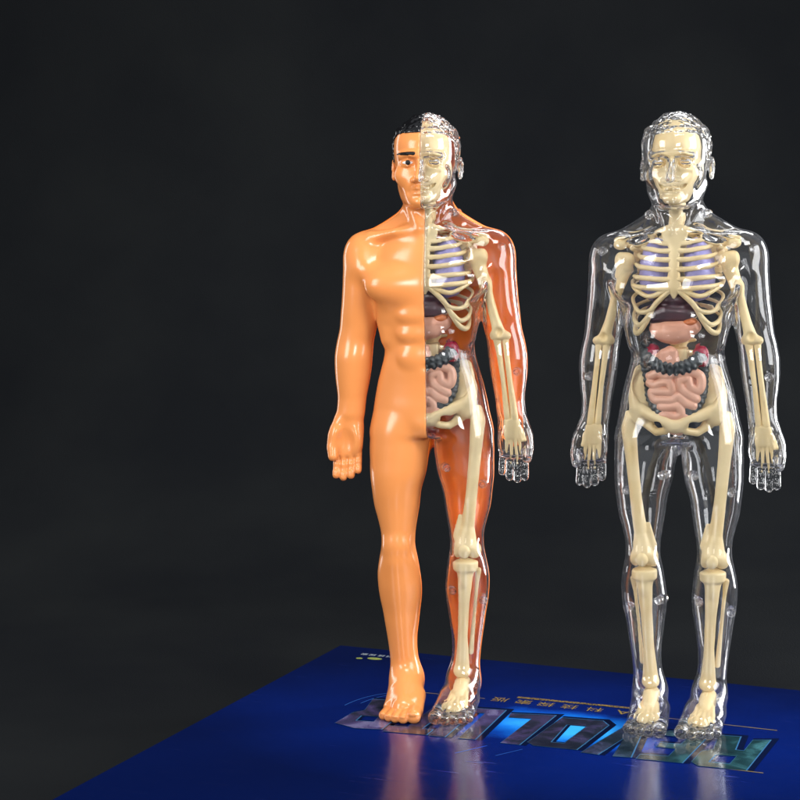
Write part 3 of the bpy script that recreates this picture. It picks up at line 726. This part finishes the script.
for o_, h_ in letters:
    out.append(curve_mesh('outline', [offset([(a + 2.8, b - 3.6) for a, b in o_], 2.9)] + ([offset([(a + 1.2, b - 1.5) for a, b in h_], -1.8)] if h_ else []), .22, DARKINK))
    edge.append(curve_mesh('edge', [o_] + ([h_] if h_ else []), .40, CYANINK))
    face.append(curve_mesh('face', [offset([(a - .35, b + .6) for a, b in o_], -.8)] + ([offset([(a - .35, b + .6) for a, b in h_], .8)] if h_ else []), .58, None))
GAL = galaxy()
link('title_outline', join('title_outline', out, DARKINK), root)
link('title_edge', join('title_edge', edge, CYANINK), root)
link('title_lettering', join('title_lettering', face, GAL), root)
def strip(pts, w): # ribbon outline through points
    pts = [np.array(p, float) for p in pts]; a, b = [], []
    for i, p in enumerate(pts):
        d = pts[min(i+1, len(pts)-1)] - pts[max(i-1, 0)]; d /= np.linalg.norm(d); n = np.array([-d[1], d[0]])*w/2
        a.append(tuple(p + n)); b.append(tuple(p - n))
    return a + b[::-1]
GOLDBAR = mat('worn_gold_foil_ink', (.36, .235, .05), .3, Metallic=.3)
N, K = nodes(GOLDBAR); tc = N.new('ShaderNodeTexCoord'); mp = N.new('ShaderNodeMapping'); mp.inputs['Scale'].default_value = (1500, 500, 1)
K.new(tc.outputs['Object'], mp.inputs[0]); no = N.new('ShaderNodeTexNoise'); no.inputs['Scale'].default_value = 1; no.inputs['Detail'].default_value = 2; K.new(mp.outputs[0], no.inputs['Vector'])
cr = N.new('ShaderNodeValToRGB'); cr.color_ramp.elements[0].position = .44; cr.color_ramp.elements[0].color = (.012, .016, .05, 1); cr.color_ramp.elements[1].position = .52; cr.color_ramp.elements[1].color = (.36, .235, .05, 1)
K.new(no.outputs['Fac'], cr.inputs[0]); K.new(cr.outputs[0], N['Principled BSDF'].inputs['Base Color'])
link('gold_bar', curve_mesh('gold_bar', [strip([(268, 142), (390, 138)], 6)], .22, GOLDBAR), root)
for p in ([(165, 162), (238, 160)], [(425, 160), (543, 162.5)], [(500, 303.5), (556, 303.5)]): link('gold_rule', curve_mesh('gold_rule', [strip(p, 1.5)], .22, GOLD), root)
for cx, rx, ry, a0, a1 in ((152, 40, 78, 1.75, 3.0), (152, 29, 72, 1.8, 2.8)):
    link('orbit_line', curve_mesh('orbit_line', [strip([(cx + rx*math.cos(a), 250 - ry*math.sin(a)) for a in np.linspace(a0, a1, 14)], .8)], .12, LINEINK), root)
for p in ([(296, 318), (276, 352)], [(331, 316), (314, 345)]):
    link('orbit_line', curve_mesh('orbit_line', [strip(p, .7)], .12, LINEINK), root)
def writing(name, body, size, at, m, z=.22, stretch=1.0):
    cu = bpy.data.curves.new(name, 'FONT'); cu.body = body; cu.size = 1; cu.align_x = 'CENTER'; cu.align_y = 'CENTER'
    o = bpy.data.objects.new(name, cu); C.objects.link(o)
    dg = bpy.context.evaluated_depsgraph_get(); dg.update()
    me = bpy.data.meshes.new_from_object(o.evaluated_get(dg)); bpy.data.objects.remove(o)
    S = Matrix.Diagonal((size*U*stretch, size*U, 1, 1))
    me.transform(Matrix.Translation((at[0]*U, -at[1]*U, z*U)) @ Matrix.Rotation(math.pi, 4, 'Z') @ S)
    me.materials.clear(); me.materials.append(m); me.name = name
    return me
gl = [('A', 386), ('\u79d1', 356), ('\u6280', 329), ('\u63a2', 304), ('\u7d22', 280), ('\u7248', 254)]
link('gold_lettering', join('gold_lettering', [writing('g', c, 17 if c != 'A' else 21, (x, 156 + (356 - x)*.004), GOLD, .24, 1.1) for c, x in gl], GOLD), root)
link('maker_lettering', join('maker_lettering', [writing('g', c, 9, (x, 30), PALEINK) for c, x in (('\u79d1', 76), ('\u6280', 66), ('\u63a2', 55), ('\u7d22', 45))], PALEINK), root)
link('maker_emblem', join('maker_emblem', [curve_mesh('e', [[(64 + 9*math.cos(a), 46 + 5*math.sin(a)) for a in np.linspace(0, 2*math.pi, 32, endpoint=False)]], .22, LIMEINK),
     curve_mesh('e', [[(47 + 4*math.cos(a), 51 + 3.4*math.sin(a)) for a in np.linspace(0, 2*math.pi, 20, endpoint=False)]], .22, LIMEINK)], LIMEINK), root)

# ------------------------------------------------------------------ the black cloth behind and under
def backdrop():
    xs = np.linspace(-5200, 5200, 160)
    prof = [(-2600, -BOXH), (300, -BOXH), (900, -BOXH)] + [(900 + 900*math.sin(a), -BOXH + 900*(1 - math.cos(a))) for a in np.linspace(.08, math.pi/2, 26)] + [(1800, 4200)]
    # resample the profile
    prof = np.array(prof, float); d = np.concatenate([[0], np.cumsum(np.linalg.norm(np.diff(prof, axis=0), axis=1))])
    q = np.linspace(0, d[-1], 240); py = np.interp(q, d, prof[:, 0]); pz = np.interp(q, d, prof[:, 1])
    V = []
    for i, (y, z) in enumerate(zip(py, pz)):
        for x in xs:
            back = min(max((y - 500)/500, 0), 1)
            w = back*(9*math.sin(x*.0011 + z*.002 + .7) + 5*math.sin(x*.0031 - z*.0043))
            V.append((x*U, (y - w)*U, (z + w*.3)*U))
    n = len(xs); Fc = [(i*n + j, i*n + j + 1, (i+1)*n + j + 1, (i+1)*n + j) for i in range(len(py) - 1) for j in range(n - 1)]
    me = bpy.data.meshes.new('backdrop_cloth'); me.from_pydata(V, [], Fc); me.update()
    for p in me.polygons: p.use_smooth = True
    m = vary(mat('black_cloth', (.0080, .0088, .0102), .85), (.0112, .0122, .0130), 6, .35, .7, None, 0)
    N, K = nodes(m); b = N['Principled BSDF']; b.inputs['Specular IOR Level'].default_value = 0.0
    tc = N.new('ShaderNodeTexCoord'); n2 = N.new('ShaderNodeTexNoise'); n2.inputs['Scale'].default_value = 900; K.new(tc.outputs['Object'], n2.inputs['Vector'])
    bp = N.new('ShaderNodeBump'); bp.inputs['Strength'].default_value = .5; bp.inputs['Distance'].default_value = .0006; K.new(n2.outputs['Fac'], bp.inputs['Height']); K.new(bp.outputs[0], b.inputs['Normal'])
    me.materials.append(m)
    o = link('backdrop', me); o['kind'] = 'structure'
    o['label'] = 'plain black cloth sweeping up behind and under the box'; o['category'] = 'backdrop'
backdrop()

# ------------------------------------------------------------------ light, camera
def area(name, loc, target, sx, sy, watts, col=(1, 1, 1)):
    d = bpy.data.lights.new(name, 'AREA'); d.shape = 'RECTANGLE'; d.size = sx*U; d.size_y = sy*U; d.energy = watts; d.color = col
    o = bpy.data.objects.new(name, d); C.objects.link(o); o.location = Vector(loc)*U
    o.rotation_euler = (Vector(target) - Vector(loc)).to_track_quat('-Z', 'Y').to_euler()
    return o
area('softbox', (-1250, -1150, 900), (150, 0, 300), 620, 1000, 5.6, (1, .985, .96))
area('softbox', (1500, -900, 900), (150, 0, 300), 800, 1200, 7.4, (.97, .985, 1))
area('softbox', (250, -900, 1800), (150, 0, 250), 700, 420, 4.6)
area('strip_light', (-1100, 900, 480), (100, 0, 280), 200, 1250, 1.5)
area('strip_light', (1420, 480, 480), (150, 0, 280), 260, 1250, 7)
area('strip_light', (520, 950, 1650), (200, 0, 400), 1000, 260, 2.5)
area('softbox', (40, -2350, 900), (150, 0, 280), 460, 460, 4.5)
area('added_cloth_light', (2300, 700, 500), (1100, 1750, 150), 700, 700, 5)  # unseen lamp added to lighten the cloth on the lower right
w = bpy.data.worlds.new('World'); bpy.context.scene.world = w; w.use_nodes = True
w.node_tree.nodes['Background'].inputs[0].default_value = (.9, .95, 1, 1); w.node_tree.nodes['Background'].inputs[1].default_value = .36

cam = bpy.data.cameras.new('camera'); co = bpy.data.objects.new('camera', cam); C.objects.link(co)
co.location = (0, -OY*U, 494*U); co.rotation_euler = (math.radians(90 - 5.65), 0, 0)
cam.sensor_width = 36; cam.lens = 36*1768/800; cam.clip_start = .01; cam.clip_end = 50
sc = bpy.context.scene; sc.camera = co
sc.view_settings.view_transform = 'Standard'; sc.view_settings.look = 'None'; sc.view_settings.exposure = 0; sc.view_settings.gamma = 1
cy = sc.cycles
cy.max_bounces = 20; cy.transmission_bounces = 18; cy.glossy_bounces = 8; cy.diffuse_bounces = 4; cy.transparent_max_bounces = 12
cy.caustics_refractive = True; cy.caustics_reflective = False; cy.blur_glossy = .3; cy.sample_clamp_indirect = 6
cy.use_denoising = True
print('done', round(time.time() - t0, 1))
